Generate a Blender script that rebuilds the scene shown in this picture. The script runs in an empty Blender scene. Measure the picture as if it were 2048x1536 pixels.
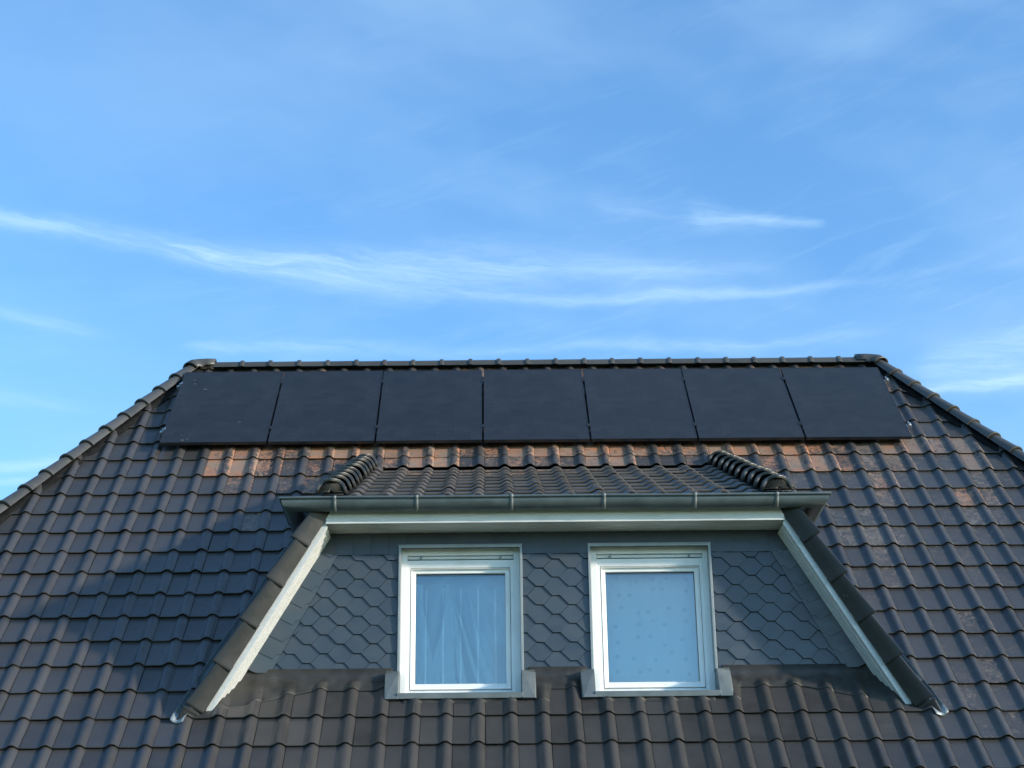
import bpy, bmesh, math, random
import numpy as np
from mathutils import Vector, Matrix
R_ = math.radians
random.seed(7)
rng = np.random.RandomState(11)
SC = bpy.context.scene
COL = SC.collection

# ------------------------------------------------------------------ camera
ZO = 4.13                     # the drawing's zero level is this far above the ground
cd = bpy.data.cameras.new('camera')
cd.sensor_width = 36.0
cd.lens = 3400.0 / 2048.0 * 36.0
cd.clip_start = 0.1
cd.clip_end = 5000
cam = bpy.data.objects.new('camera', cd)
COL.objects.link(cam)
yaw, pit, rol = 0.01521065832, 0.39447118, -0.0134490977
cy, sy, cp, sp, cr, sr = math.cos(yaw), math.sin(yaw), math.cos(pit), math.sin(pit), math.cos(rol), math.sin(rol)
fw = Vector((sy * cp, cy * cp, sp))
r0 = Vector((cy, -sy, 0))
u0 = r0.cross(fw)
cr_, cu_ = r0 * cr + u0 * sr, u0 * cr - r0 * sr
CAM = Vector((-0.21975, -13.53555, -2.53275 + ZO))
cam.matrix_world = Matrix(((cr_.x, cu_.x, -fw.x, CAM.x), (cr_.y, cu_.y, -fw.y, CAM.y), (cr_.z, cu_.z, -fw.z, CAM.z), (0, 0, 0, 1)))
SC.camera = cam

# ------------------------------------------------------------------ light
SUN = Vector((2.3, -1.0, 0.66)).normalized()          # towards the sun
SUN_EL = math.asin(SUN.z)
SUN_AZ = math.atan2(SUN.x, SUN.y)                      # from +Y towards +X
sl = bpy.data.lights.new('sun', 'SUN')
sl.energy = 3.2
sl.angle = R_(2.6)
sl.color = (1.0, 0.89, 0.76)
so = bpy.data.objects.new('sun', sl)
COL.objects.link(so)
so.rotation_mode = 'QUATERNION'
so.rotation_quaternion = SUN.to_track_quat('Z', 'Y')
so.location = (20, -10, 20)
SC.view_settings.view_transform = 'Standard'
SC.view_settings.look = 'None'
SC.view_settings.gamma = 1
SC.view_settings.exposure = 0.68

# ------------------------------------------------------------------ node helpers
class NT:
    def __init__(self, tree):
        self.t = tree
        self.n = tree.nodes
        self.l = tree.links
    def node(self, typ, **kw):
        n = self.n.new(typ)
        for k, v in kw.items():
            setattr(n, k, v)
        return n
    def put(self, sock, v):
        if isinstance(v, bpy.types.NodeSocket):
            self.l.new(v, sock)
        elif v is not None:
            sock.default_value = v
    def m(self, op, a, b=None, c=None, clamp=False):
        n = self.node('ShaderNodeMath', operation=op, use_clamp=clamp)
        self.put(n.inputs[0], a)
        if b is not None: self.put(n.inputs[1], b)
        if c is not None: self.put(n.inputs[2], c)
        return n.outputs[0]
    def mix(self, f, a, b, blend='MIX'):
        n = self.node('ShaderNodeMix', data_type='RGBA', blend_type=blend)
        self.put(n.inputs[0], f)
        for s, v in ((n.inputs[6], a), (n.inputs[7], b)):
            if isinstance(v, (tuple, list)) and len(v) == 3: v = (*v, 1)
            self.put(s, v)
        return n.outputs[2]
    def noise(self, vec, scale, detail=4, rough=0.55, dist=0.0, out=0):
        n = self.node('ShaderNodeTexNoise')
        if vec is not None: self.l.new(vec, n.inputs['Vector'])
        n.inputs['Scale'].default_value = scale
        n.inputs['Detail'].default_value = detail
        n.inputs['Roughness'].default_value = rough
        n.inputs['Distortion'].default_value = dist
        return n.outputs[out]
    def ramp(self, v, lo, hi, a=0.0, b=1.0):
        n = self.node('ShaderNodeMapRange', interpolation_type='SMOOTHSTEP')
        self.put(n.inputs[0], v)
        for i, x in enumerate((lo, hi, a, b)): n.inputs[i + 1].default_value = x
        return n.outputs[0]
    def vec(self, x, y, z=0.0):
        n = self.node('ShaderNodeCombineXYZ')
        for i, q in enumerate((x, y, z)): self.put(n.inputs[i], q)
        return n.outputs[0]
    def sep(self, v):
        n = self.node('ShaderNodeSeparateXYZ')
        self.l.new(v, n.inputs[0])
        return n.outputs
    def scalev(self, v, s, off=(0, 0, 0)):
        n = self.node('ShaderNodeMapping')
        self.l.new(v, n.inputs[0])
        n.inputs['Scale'].default_value = s
        n.inputs['Location'].default_value = off
        return n.outputs[0]
    def curve(self, v, pts):
        n = self.node('ShaderNodeFloatCurve')
        self.put(n.inputs['Value'], v)
        c = n.mapping.curves[0]
        c.points[0].location = pts[0]
        c.points[1].location = pts[-1]
        for p in pts[1:-1]: c.points.new(*p)
        n.mapping.update()
        return n.outputs[0]

# ------------------------------------------------------------------ sky with cirrus
W = bpy.data.worlds.new('World')
SC.world = W
W.use_nodes = True
nt = NT(W.node_tree)
nt.n.clear()
wout = nt.node('ShaderNodeOutputWorld')
bg = nt.node('ShaderNodeBackground')
nt.l.new(bg.outputs[0], wout.inputs[0])
sky = nt.node('ShaderNodeTexSky', sky_type='NISHITA')
sky.sun_disc = False
sky.sun_elevation = SUN_EL
sky.sun_rotation = SUN_AZ
sky.altitude = 50
sky.air_density = 1.0
sky.dust_density = 0.6
sky.ozone_density = 2.5
bg.inputs[1].default_value = 0.15
tc = nt.node('ShaderNodeTexCoord')
dx, dy, dz = nt.sep(tc.outputs['Generated'])
az = nt.m('ARCTAN2', dx, dy)
el = nt.m('ARCSINE', dz)
AZ0, AZ1, EL0, EL1 = -0.42, 0.46, 0.28, 0.56       # the part of the sky where the streaks hang
a01 = nt.m('DIVIDE', nt.m('SUBTRACT', az, AZ0), AZ1 - AZ0, clamp=True)
wn = nt.noise(nt.vec(nt.m('MULTIPLY', az, 5.0), nt.m('MULTIPLY', el, 14.0), 0.3), 1.0, 5, 0.6)
warp = nt.m('MULTIPLY', nt.m('SUBTRACT', wn, 0.5), 0.030)
elw = nt.m('ADD', el, warp)
fib = nt.noise(nt.vec(nt.m('MULTIPLY', az, 11.0), nt.m('MULTIPLY', nt.m('ADD', elw, nt.m('MULTIPLY', az, 0.10)), 130.0), 0.7), 1.0, 8, 0.70, 0.4)
fib = nt.ramp(fib, 0.34, 0.68, 0.38, 1.22)
def streak(pts, k=1.0):
    """pts: azimuth, elevation, half width, opacity along one streak of cirrus"""
    q = [((p[0] - AZ0) / (AZ1 - AZ0),) + tuple(p[1:]) for p in pts]
    c = nt.curve(a01, [(0, (q[0][1] - EL0) / (EL1 - EL0))] * (q[0][0] > 0.01) + [(p[0], (p[1] - EL0) / (EL1 - EL0)) for p in q] + [(1, (q[-1][1] - EL0) / (EL1 - EL0))] * (q[-1][0] < 0.99))
    w = nt.curve(a01, [(0, q[0][2] * 20)] * (q[0][0] > 0.01) + [(p[0], p[2] * 20) for p in q] + [(1, q[-1][2] * 20)] * (q[-1][0] < 0.99))
    o = nt.curve(a01, [(0, q[0][3])] * (q[0][0] > 0.01) + [(p[0], p[3]) for p in q] + [(1, q[-1][3])] * (q[-1][0] < 0.99))
    d = nt.m('SUBTRACT', elw, nt.m('MULTIPLY_ADD', c, EL1 - EL0, EL0))
    d = nt.m('DIVIDE', d, nt.m('MAXIMUM', nt.m('DIVIDE', w, 23.0), 0.0012))
    g = nt.m('EXPONENT', nt.m('MULTIPLY', nt.m('MULTIPLY', d, d), -1.0))
    return nt.m('MULTIPLY', nt.m('MULTIPLY', g, nt.m('MAXIMUM', o, 0.0)), k)
STREAKS = [
    [(-0.3303,0.4769,0.0072,0.0),(-0.312,0.475,0.0056,0.75),(-0.2502,0.474,0.0057,0.85),(-0.2027,0.4704,0.0069,0.9),(-0.1546,0.4679,0.0087,0.95),(-0.1061,0.4664,0.0116,0.95),(-0.0571,0.4648,0.0132,0.8),(0.0084,0.465,0.0132,0.7),(0.0739,0.4615,0.0094,0.55),(0.1387,0.4566,0.0058,0.45),(0.1708,0.4547,0.0035,0.3),(0.2026,0.4528,0.0029,0)],
    [(-0.2344,0.4726,0.0045,0),(-0.1866,0.4673,0.0052,0.4),(-0.122,0.4593,0.0064,0.55),(-0.057,0.454,0.0064,0.5),(0.0082,0.4498,0.0047,0.35),(0.0407,0.4469,0.0038,0.0)],
    [(-0.0244,0.4514,0.0029,0),(0.0245,0.4472,0.0035,0.45),(0.0732,0.4454,0.0038,0.6),(0.1218,0.4447,0.0038,0.7),(0.1698,0.4423,0.0035,0.6),(0.2173,0.4404,0.0029,0.4),(0.2642,0.4403,0.0034,0.15),(0.2948,0.439,0.0034,0)],
    [(0.0589,0.5014,0.0073,0),(0.0852,0.4961,0.0073,0.3),(0.1214,0.4914,0.0087,0.2),(0.141,0.4894,0.0093,0.6),(0.1668,0.4847,0.0063,0.65),(0.1924,0.4803,0.0037,0.8),(0.2179,0.4777,0.0023,0.7),(0.2258,0.4772,0.0017,0)],
    [(0.2502,0.3725,0.0029,0),(0.2714,0.373,0.0037,0.8),(0.3013,0.3736,0.0037,0.9),(0.3302,0.3738,0.0039,1.0),(0.374,0.3737,0.0055,1)],
    [(0.2455,0.3845,0.0057,0),(0.273,0.3861,0.0097,0.6),(0.2974,0.3892,0.0113,0.85),(0.3326,0.3906,0.0126,0.7),(0.3765,0.3888,0.0124,0.4)],
    [(-0.3352,0.4243,0.0033,0),(-0.3055,0.4227,0.0045,0.35),(-0.2753,0.4196,0.0045,0.45),(-0.2445,0.4153,0.004,0.25),(-0.2136,0.412,0.0029,0)],
    [(-0.2043,0.4112,0.0034,0),(-0.1671,0.4126,0.0041,0.5),(-0.1042,0.4142,0.0047,0.5),(-0.0403,0.4146,0.0059,0.35),(0.04,0.417,0.0041,0.35),(0.1359,0.4153,0.0035,0.55),(0.1831,0.4119,0.0029,0.5),(0.2298,0.4106,0.0034,0.3),(0.2757,0.4088,0.0034,0)],
    [(-0.3288,0.3744,0.0039,0.5),(-0.2996,0.3723,0.0045,0.5),(-0.2702,0.371,0.0045,0.4),(-0.2343,0.3687,0.0046,0)],
    [(-0.3234,0.3314,0.0033,0.8),(-0.2952,0.3331,0.0034,0.8),(-0.2609,0.3367,0.0034,0.6),(-0.2377,0.3398,0.0028,0)],
    [(-0.3224,0.3231,0.0025,0.7),(-0.2943,0.325,0.0025,0.7),(-0.2716,0.3274,0.0025,0.3),(-0.2515,0.3303,0.0025,0)]]
SKYTINT = (0.93, 1.32, 1.55)
CLOUDC = (2.9, 4.2, 5.2, 1)
veil = nt.noise(nt.vec(nt.m('MULTIPLY_ADD', az, 3.0, 2.0), nt.m('MULTIPLY_ADD', nt.m('ADD', elw, nt.m('MULTIPLY', az, 0.15)), 7.0, 1.0), 1.9), 1.0, 4, 0.55)
veil = nt.ramp(veil, 0.35, 0.72, 0.0, 0.30)
fine = nt.noise(nt.vec(nt.m('MULTIPLY', az, 9.0), nt.m('MULTIPLY', nt.m('SUBTRACT', elw, nt.m('MULTIPLY', az, 0.22)), 60.0), 4.1), 1.0, 8, 0.68, 0.6)
veil = nt.m('ADD', veil, nt.m('MULTIPLY', nt.ramp(fine, 0.48, 0.80, 0.0, 0.15), nt.ramp(el, 0.62, 0.36, 0.35, 1.0)))
veil = nt.m('MULTIPLY', veil, nt.ramp(az, -0.45, 0.35, 0.35, 1.15))
total = None
for s in STREAKS:
    v = streak(s)
    total = v if total is None else nt.m('ADD', total, v)
total = nt.m('MULTIPLY', total, fib)
cl = nt.m('ADD', nt.m('MULTIPLY', total, 0.46), veil, clamp=True)
skyc = nt.mix(1.0, sky.outputs[0], SKYTINT, 'MULTIPLY')
nt.l.new(nt.mix(cl, skyc, CLOUDC), bg.inputs[0])

# ------------------------------------------------------------------ materials
def mat(name):
    m = bpy.data.materials.new(name)
    m.use_nodes = True
    n = NT(m.node_tree)
    b = m.node_tree.nodes['Principled BSDF']
    return m, n, b
def simple(name, col, rough=0.5, metal=0.0, spec=0.5, vary=0.12, nscale=9.0, bump=0.0, bscale=60.0, stain=None):
    m, n, b = mat(name)
    tcn = n.node('ShaderNodeTexCoord').outputs['Object']
    f = n.noise(tcn, nscale, 6, 0.6)
    lo = tuple(c * (1 - vary) for c in col)
    hi = tuple(min(1, c * (1 + vary)) for c in col)
    c = n.mix(n.ramp(f, 0.3, 0.7), lo, hi)
    if stain:
        g = n.noise(n.scalev(tcn, stain[2]), 1.0, 6, 0.65)
        c = n.mix(n.ramp(g, 0.48, 0.75, 0, stain[1]), c, stain[0])
    n.l.new(c, b.inputs['Base Color'])
    b.inputs['Metallic'].default_value = metal
    n.put(b.inputs['Roughness'], n.ramp(f, 0.2, 0.8, rough * 0.85, min(1, rough * 1.2)))
    b.inputs['Specular IOR Level'].default_value = spec
    if bump:
        bp = n.node('ShaderNodeBump')
        bp.inputs['Strength'].default_value = bump
        bp.inputs['Distance'].default_value = 0.004
        n.l.new(n.noise(tcn, bscale, 6, 0.65), bp.inputs['Height'])
        n.l.new(bp.outputs[0], b.inputs['Normal'])
    return m

def tile_material(name, base, rough=0.33, dust=0.25):
    """engobed clay tile: a tone of its own per tile, worn engobe, a little lichen and dust"""
    m, n, b = mat(name)
    tcn = n.node('ShaderNodeTexCoord').outputs['Object']
    at = n.node('ShaderNodeAttribute', attribute_name='tint')
    tr, wear, tb = n.sep(at.outputs['Color'])
    off = n.vec(n.m('MULTIPLY', tb, 37.0), n.m('MULTIPLY', tb, 91.0), n.m('MULTIPLY', tb, 13.0))
    va = n.node('ShaderNodeVectorMath', operation='ADD')
    n.l.new(tcn, va.inputs[0]); n.l.new(off, va.inputs[1])
    p = va.outputs[0]
    f = n.noise(p, 7.0, 6, 0.62)
    col = n.mix(tr, tuple(c * 0.72 for c in base), tuple(c * 1.34 for c in base))
    col = n.mix(n.ramp(f, 0.30, 0.72, 0, 0.55), col, (base[0] * 1.45, base[1] * 1.38, base[2] * 1.25))
    # dusty film with streaks
    d = n.noise(tcn, 1.3, 5, 0.6)
    col = n.mix(n.ramp(d, 0.45, 0.75, 0, dust), col, (0.085, 0.080, 0.070))
    # fine grain
    g = n.noise(tcn, 160.0, 3, 0.6)
    col = n.mix(n.ramp(g, 0.35, 0.7, 0, 0.30), col, tuple(c * 1.6 for c in base))
    # worn engobe: orange clay edges, chalky scuffs, and the right slope's painted sun tone
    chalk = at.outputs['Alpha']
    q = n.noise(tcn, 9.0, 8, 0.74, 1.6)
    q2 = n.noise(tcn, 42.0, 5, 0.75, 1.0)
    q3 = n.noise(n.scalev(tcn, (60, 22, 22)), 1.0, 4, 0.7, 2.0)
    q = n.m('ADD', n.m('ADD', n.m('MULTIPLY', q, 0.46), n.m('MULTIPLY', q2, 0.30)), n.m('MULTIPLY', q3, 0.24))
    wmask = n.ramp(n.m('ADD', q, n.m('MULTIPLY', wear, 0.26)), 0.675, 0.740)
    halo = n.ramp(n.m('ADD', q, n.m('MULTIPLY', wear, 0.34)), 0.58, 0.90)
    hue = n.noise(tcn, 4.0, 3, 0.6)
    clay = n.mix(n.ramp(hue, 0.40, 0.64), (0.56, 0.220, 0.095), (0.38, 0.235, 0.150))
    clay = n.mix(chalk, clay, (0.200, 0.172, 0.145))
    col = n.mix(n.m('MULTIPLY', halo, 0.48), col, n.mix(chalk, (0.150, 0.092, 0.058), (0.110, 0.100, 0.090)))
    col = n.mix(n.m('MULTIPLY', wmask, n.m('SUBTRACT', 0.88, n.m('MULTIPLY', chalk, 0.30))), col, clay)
    # lichen specks
    v = n.node('ShaderNodeTexVoronoi', feature='F1')
    n.l.new(p, v.inputs['Vector'])
    v.inputs['Scale'].default_value = 16.0
    lm = n.m('MULTIPLY', n.ramp(v.outputs['Distance'], 0.05, 0.11, 1, 0), n.ramp(n.noise(p, 3.0, 3), 0.60, 0.68))
    col = n.mix(n.m('MULTIPLY', lm, 0.5), col, (0.22, 0.22, 0.19))
    n.l.new(col, b.inputs['Base Color'])
    rr = n.m('ADD', n.ramp(f, 0.25, 0.75, rough * 0.8, rough * 1.25), n.m('MULTIPLY', halo, 0.25))
    n.l.new(rr, b.inputs['Roughness'])
    b.inputs['Specular IOR Level'].default_value = 0.5
    bp = n.node('ShaderNodeBump')
    bp.inputs['Strength'].default_value = 0.25
    bp.inputs['Distance'].default_value = 0.003
    n.l.new(n.m('ADD', n.m('MULTIPLY', n.noise(tcn, 55.0, 5, 0.6), 0.7), n.m('MULTIPLY', f, 0.9)), bp.inputs['Height'])
    n.l.new(bp.outputs[0], b.inputs['Normal'])
    return m

M = {}
M['tile'] = tile_material('clay_tile', (0.043, 0.0405, 0.0400))
M['cap'] = tile_material('ridge_clay', (0.056, 0.054, 0.049), 0.38)
M['dormer_tile'] = tile_material('dormer_clay', (0.074, 0.063, 0.055), 0.38)
M['verge'] = tile_material('verge_clay', (0.009, 0.009, 0.0092), 0.40, 0.03)
M['roll_shade'] = simple('roll_shade_black', (0.012, 0.012, 0.012), 0.9, spec=0.08, vary=0.4, bump=0.8, bscale=40)  # base near black to paint in the shade under the hip caps
M['zinc'] = simple('weathered_zinc', (0.115, 0.140, 0.142), 0.45, 0.35, vary=0.14, nscale=5, bump=0.08, stain=((0.07, 0.09, 0.088), 0.6, (1.5, 9, 9)))
M['zinc_strap'] = simple('zinc_strap', (0.165, 0.185, 0.185), 0.5, 0.3, vary=0.12, nscale=7, stain=((0.12, 0.135, 0.13), 0.5, (7, 7, 3)))
M['zinc_light'] = simple('zinc_sheet', (0.30, 0.325, 0.325), 0.5, 0.35, vary=0.08, nscale=6, bump=0.08, stain=((0.22, 0.25, 0.24), 0.5, (6, 6, 2.0)))
M['white'] = simple('white_plastic', (0.86, 0.86, 0.84), 0.38, vary=0.03, nscale=3, stain=((0.62, 0.62, 0.57), 0.35, (5, 5, 2.0)))
M['verge_white'] = simple('verge_plastic', (0.60, 0.60, 0.575), 0.45, vary=0.06, nscale=30, stain=((0.45, 0.45, 0.40), 0.4, (6, 6, 6)))
M['trim'] = simple('white_trim', (0.72, 0.72, 0.69), 0.5, vary=0.06, nscale=3, bump=0.05, stain=((0.48, 0.48, 0.43), 0.5, (3, 7, 7)))
M['grey_plastic'] = simple('grey_gasket', (0.06, 0.06, 0.06), 0.6)
M['lead'] = simple('lead_apron', (0.034, 0.033, 0.030), 0.5, 0.1, vary=0.22, nscale=7, bump=0.35, bscale=14, stain=((0.085, 0.077, 0.062), 0.6, (4, 4, 9)))
M['alu'] = simple('aluminium', (0.66, 0.68, 0.70), 0.32, 0.9, vary=0.06)
M['black_frame'] = simple('black_anodised', (0.040, 0.042, 0.046), 0.35, 0.6, vary=0.1)
M['dark'] = simple('underlay', (0.015, 0.015, 0.015), 0.9, spec=0.08)
M['plaster'] = simple('plaster', (0.62, 0.58, 0.50), 0.9, vary=0.06, bump=0.4)
M['room'] = simple('room_paint', (0.30, 0.31, 0.33), 0.9, vary=0.03)
M['dropping'] = simple('dried_dropping', (0.075, 0.075, 0.075), 0.9, vary=0.2, nscale=60)

def slate_material():
    m, n, b = mat('slate')
    tcn = n.node('ShaderNodeTexCoord').outputs['Object']
    at = n.node('ShaderNodeAttribute', attribute_name='tint')
    tr, _, tb = n.sep(at.outputs['Color'])
    f = n.noise(n.scalev(tcn, (6, 6, 10)), 1.0, 7, 0.65)
    col = n.mix(tr, (0.030, 0.041, 0.052), (0.044, 0.056, 0.067))
    col = n.mix(n.ramp(f, 0.35, 0.7, 0, 0.5), col, (0.052, 0.063, 0.072))
    g = n.noise(tcn, 220.0, 3, 0.6)
    col = n.mix(n.ramp(g, 0.4, 0.7, 0, 0.35), col, (0.030, 0.035, 0.040))
    n.l.new(col, b.inputs['Base Color'])
    n.l.new(n.ramp(f, 0.3, 0.7, 0.34, 0.50), b.inputs['Roughness'])
    b.inputs['Specular IOR Level'].default_value = 0.75
    bp = n.node('ShaderNodeBump')
    bp.inputs['Strength'].default_value = 0.22
    bp.inputs['Distance'].default_value = 0.003
    n.l.new(n.noise(n.scalev(tcn, (30, 30, 60)), 1.0, 6, 0.6), bp.inputs['Height'])
    n.l.new(bp.outputs[0], b.inputs['Normal'])
    return m
M['slate'] = slate_material()

def cell_material():
    """black solar laminate: faint cell grid and busbars under anti-reflective glass"""
    m, n, b = mat('solar_cells')
    tcn = n.node('ShaderNodeTexCoord').outputs['Object']
    x, y, z = n.sep(tcn)
    def line(v, period, width, ph=0.0):
        q = n.m('FRACT', n.m('ADD', n.m('DIVIDE', v, period), ph + 100.0))
        return n.m('LESS_THAN', n.m('ABSOLUTE', n.m('SUBTRACT', q, 0.5)), width / period / 2)
    grid = n.m('MAXIMUM', line(x, 0.1797, 0.0036, 0.0), line(y, 0.0905, 0.0036, 0.5))
    bus = line(x, 0.01797, 0.0006, 0.5)
    v = n.node('ShaderNodeTexWhiteNoise', noise_dimensions='2D')
    fl = n.vec(n.m('FLOOR', n.m('ADD', n.m('DIVIDE', x, 0.1797), 0.5)), n.m('FLOOR', n.m('DIVIDE', y, 0.0905)))
    n.l.new(fl, v.inputs['Vector'])
    c = n.mix(v.outputs['Value'], (0.0050, 0.0055, 0.0080), (0.0100, 0.0110, 0.0145))
    c = n.mix(n.m('MULTIPLY', bus, 0.35), c, (0.030, 0.032, 0.036))
    c = n.mix(n.m('MULTIPLY', grid, 0.7), c, (0.020, 0.021, 0.024))
    du = n.noise(tcn, 3.0, 6, 0.6)
    c = n.mix(n.ramp(du, 0.40, 0.80, 0.09, 0.17), c, (0.12, 0.12, 0.12))
    n.l.new(c, b.inputs['Base Color'])
    n.put(b.inputs['Roughness'], n.ramp(du, 0.3, 0.8, 0.20, 0.30))
    b.inputs['IOR'].default_value = 1.36
    return m
M['cells'] = cell_material()

def glass_material():
    m = bpy.data.materials.new('window_glass')
    m.use_nodes = True
    n = NT(m.node_tree)
    n.n.clear()
    o = n.node('ShaderNodeOutputMaterial')
    t = n.node('ShaderNodeBsdfTransparent')
    t.inputs[0].default_value = (0.93, 0.985, 0.99, 1)
    g = n.node('ShaderNodeBsdfGlossy')
    g.inputs['Roughness'].default_value = 0.02
    g.inputs[0].default_value = (0.95, 0.97, 1, 1)
    fr = n.node('ShaderNodeFresnel')
    fr.inputs['IOR'].default_value = 1.52
    k = n.m('ADD', n.m('MULTIPLY', fr.outputs[0], 1.2), GLASS_COAT, clamp=True)
    mx = n.node('ShaderNodeMixShader')
    n.l.new(k, mx.inputs[0]); n.l.new(t.outputs[0], mx.inputs[1]); n.l.new(g.outputs[0], mx.inputs[2])
    n.l.new(mx.outputs[0], o.inputs[0])
    return m
GLASS_COAT = 0.085
M['glass'] = glass_material()

def curtain_material(kind):
    m, n, b = mat(kind + '_curtain_cloth')
    tcn = n.node('ShaderNodeTexCoord').outputs['Object']
    x, y, z = n.sep(tcn)
    f = n.noise(tcn, 300.0, 2)
    c = n.mix(f, (0.62, 0.64, 0.62), (0.78, 0.80, 0.78))
    sheer = None
    if kind == 'striped':
        at = n.node('ShaderNodeAttribute', attribute_name='tint')
        s, _, _ = n.sep(at.outputs['Color'])
        wob = n.m('MULTIPLY', n.m('SUBTRACT', n.noise(n.scalev(tcn, (2, 2, 9)), 1.0, 4), 0.5), 0.004)
        q = n.m('FRACT', n.m('DIVIDE', n.m('ADD', n.m('ADD', x, 4.0), wob), 0.1500))
        line = n.m('LESS_THAN', n.m('ABSOLUTE', n.m('SUBTRACT', q, 0.52)), 0.050)
        line = n.m('MULTIPLY', line, n.m('LESS_THAN', z, 1.535 + ZO))
        c = n.mix(n.m('MULTIPLY', line, n.ramp(n.noise(n.scalev(tcn, (20, 20, 12)), 1.0, 4), 0.35, 0.5, 0.75, 1)), (0.66, 0.74, 0.76), (0.98, 0.98, 0.97))
        sheer = n.m('MULTIPLY', n.m('SUBTRACT', 1.0, line), 0.46)
        c = n.mix(0.12, c, n.mix(f, (0.62, 0.64, 0.62), (0.78, 0.80, 0.78)))
    else:
        # woven dots, one per diamond of a slightly uneven lattice
        v = n.node('ShaderNodeTexVoronoi', feature='F1', voronoi_dimensions='2D')
        n.l.new(n.vec(x, z), v.inputs['Vector'])
        v.inputs['Scale'].default_value = 7.0
        v.inputs['Randomness'].default_value = 0.55
        dot = n.ramp(v.outputs['Distance'], 0.09, 0.17, 1, 0)
        c = n.mix(0.35, c, (0.50, 0.56, 0.60))
        c = n.mix(n.m('MULTIPLY', dot, 0.38), c, (0.20, 0.23, 0.25))
    n.l.new(c, b.inputs['Base Color'])
    b.inputs['Roughness'].default_value = 0.9
    if sheer is not None:
        n.l.new(n.m('SUBTRACT', 1.0, sheer), b.inputs['Alpha'])
    return m

def ground_material():
    m, n, b = mat('lawn')
    tcn = n.node('ShaderNodeTexCoord').outputs['Object']
    c = n.mix(n.ramp(n.noise(tcn, 0.8, 6), 0.35, 0.65), (0.09, 0.12, 0.04), (0.16, 0.17, 0.08))
    c = n.mix(n.noise(tcn, 40, 4), c, (0.05, 0.08, 0.02))
    n.l.new(c, b.inputs['Base Color'])
    b.inputs['Roughness'].default_value = 0.95
    return m

# ------------------------------------------------------------------ builders
def tag(o, label=None, cat=None, group=None, kind=None):
    if label: o['label'] = label
    if cat: o['category'] = cat
    if group: o['group'] = group
    if kind: o['kind'] = kind
    return o
def empty(name, loc=(0, 0, 0), label=None, cat=None, group=None):
    o = bpy.data.objects.new(name, None)
    COL.objects.link(o)
    o.location = loc
    return tag(o, label, cat, group)
class MB:
    """collects shapes into one mesh (drawing coordinates unless z is given)"""
    def __init__(self, z=None):
        self.v, self.f, self.c = [], [], []
        self.z = ZO if z is None else z
    def add(self, vs, fs, tint=None):
        b = len(self.v)
        self.v += [tuple(p) for p in vs]
        self.f += [tuple(i + b for i in f) for f in fs]
        t = tint if tint is not None else (random.random(), 0, random.random())
        self.c += [t] * len(vs)
    def box(self, x0, x1, y0, y1, z0, z1, tint=None):
        vs = [(x, y, z) for z in (z0, z1) for y in (y0, y1) for x in (x0, x1)]
        self.add(vs, [(0, 2, 3, 1), (4, 5, 7, 6), (0, 1, 5, 4), (2, 6, 7, 3), (0, 4, 6, 2), (1, 3, 7, 5)], tint)
    def hexa(self, b, t, tint=None):
        """prism between two loops of equal length"""
        n = len(b)
        self.add(list(b) + list(t), [tuple(range(n - 1, -1, -1)), tuple(range(n, 2 * n))] + [(i, (i + 1) % n, n + (i + 1) % n, n + i) for i in range(n)], tint)
    def tube(self, pts, r, n=10, cap=True):
        pts = [Vector(p) for p in pts]
        vs, fs = [], []
        for k, p in enumerate(pts):
            d = (pts[min(k + 1, len(pts) - 1)] - pts[max(k - 1, 0)]).normalized()
            a = d.orthogonal().normalized() if k == 0 else (a - d * a.dot(d)).normalized()
            bb = d.cross(a)
            for q in range(n):
                t = 2 * math.pi * q / n
                vs.append(p + (a * math.cos(t) + bb * math.sin(t)) * r)
        for k in range(len(pts) - 1):
            for q in range(n):
                fs.append((k * n + q, k * n + (q + 1) % n, (k + 1) * n + (q + 1) % n, (k + 1) * n + q))
        if cap: fs += [tuple(range(n - 1, -1, -1)), tuple((len(pts) - 1) * n + q for q in range(n))]
        self.add(vs, fs)
    def grid(self, rows, closed=False, flip=False):
        nr, nc = len(rows), len(rows[0])
        fs = []
        for i in range(nr - 1):
            for j in range(nc - 1 + closed):
                q = (i * nc + j, i * nc + (j + 1) % nc, (i + 1) * nc + (j + 1) % nc, (i + 1) * nc + j)
                fs.append(q[::-1] if flip else q)
        self.add([p for r in rows for p in r], fs)
    def build(self, name, m, parent=None, bevel=0.0, smooth=None, fix=True, solid=0.0, mirror=False):
        v = [(2 * X0 - p[0], p[1], p[2]) for p in self.v] if mirror else self.v
        f = [q[::-1] for q in self.f] if mirror else self.f
        me = bpy.data.meshes.new(name)
        me.from_pydata([(p[0], p[1], p[2] + self.z) for p in v], [], f)
        ca = me.color_attributes.new('tint', 'FLOAT_COLOR', 'POINT')
        ca.data.foreach_set('color', [q for t in self.c for q in (*t, 1.0)])
        if fix:
            bm = bmesh.new(); bm.from_mesh(me)
            bmesh.ops.recalc_face_normals(bm, faces=bm.faces)
            bm.to_mesh(me); bm.free()
        me.materials.append(m)
        if smooth is not None:
            me.shade_smooth()
            me.set_sharp_from_angle(angle=R_(smooth))
        o = bpy.data.objects.new(name, me)
        COL.objects.link(o)
        if parent is not None: o.parent = parent
        if solid:
            s = o.modifiers.new('thickness', 'SOLIDIFY'); s.thickness = solid; s.offset = 0
        if bevel:
            s = o.modifiers.new('bevel', 'BEVEL'); s.width = bevel; s.segments = 2; s.limit_method = 'ANGLE'; s.angle_limit = R_(40)
        return o

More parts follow.
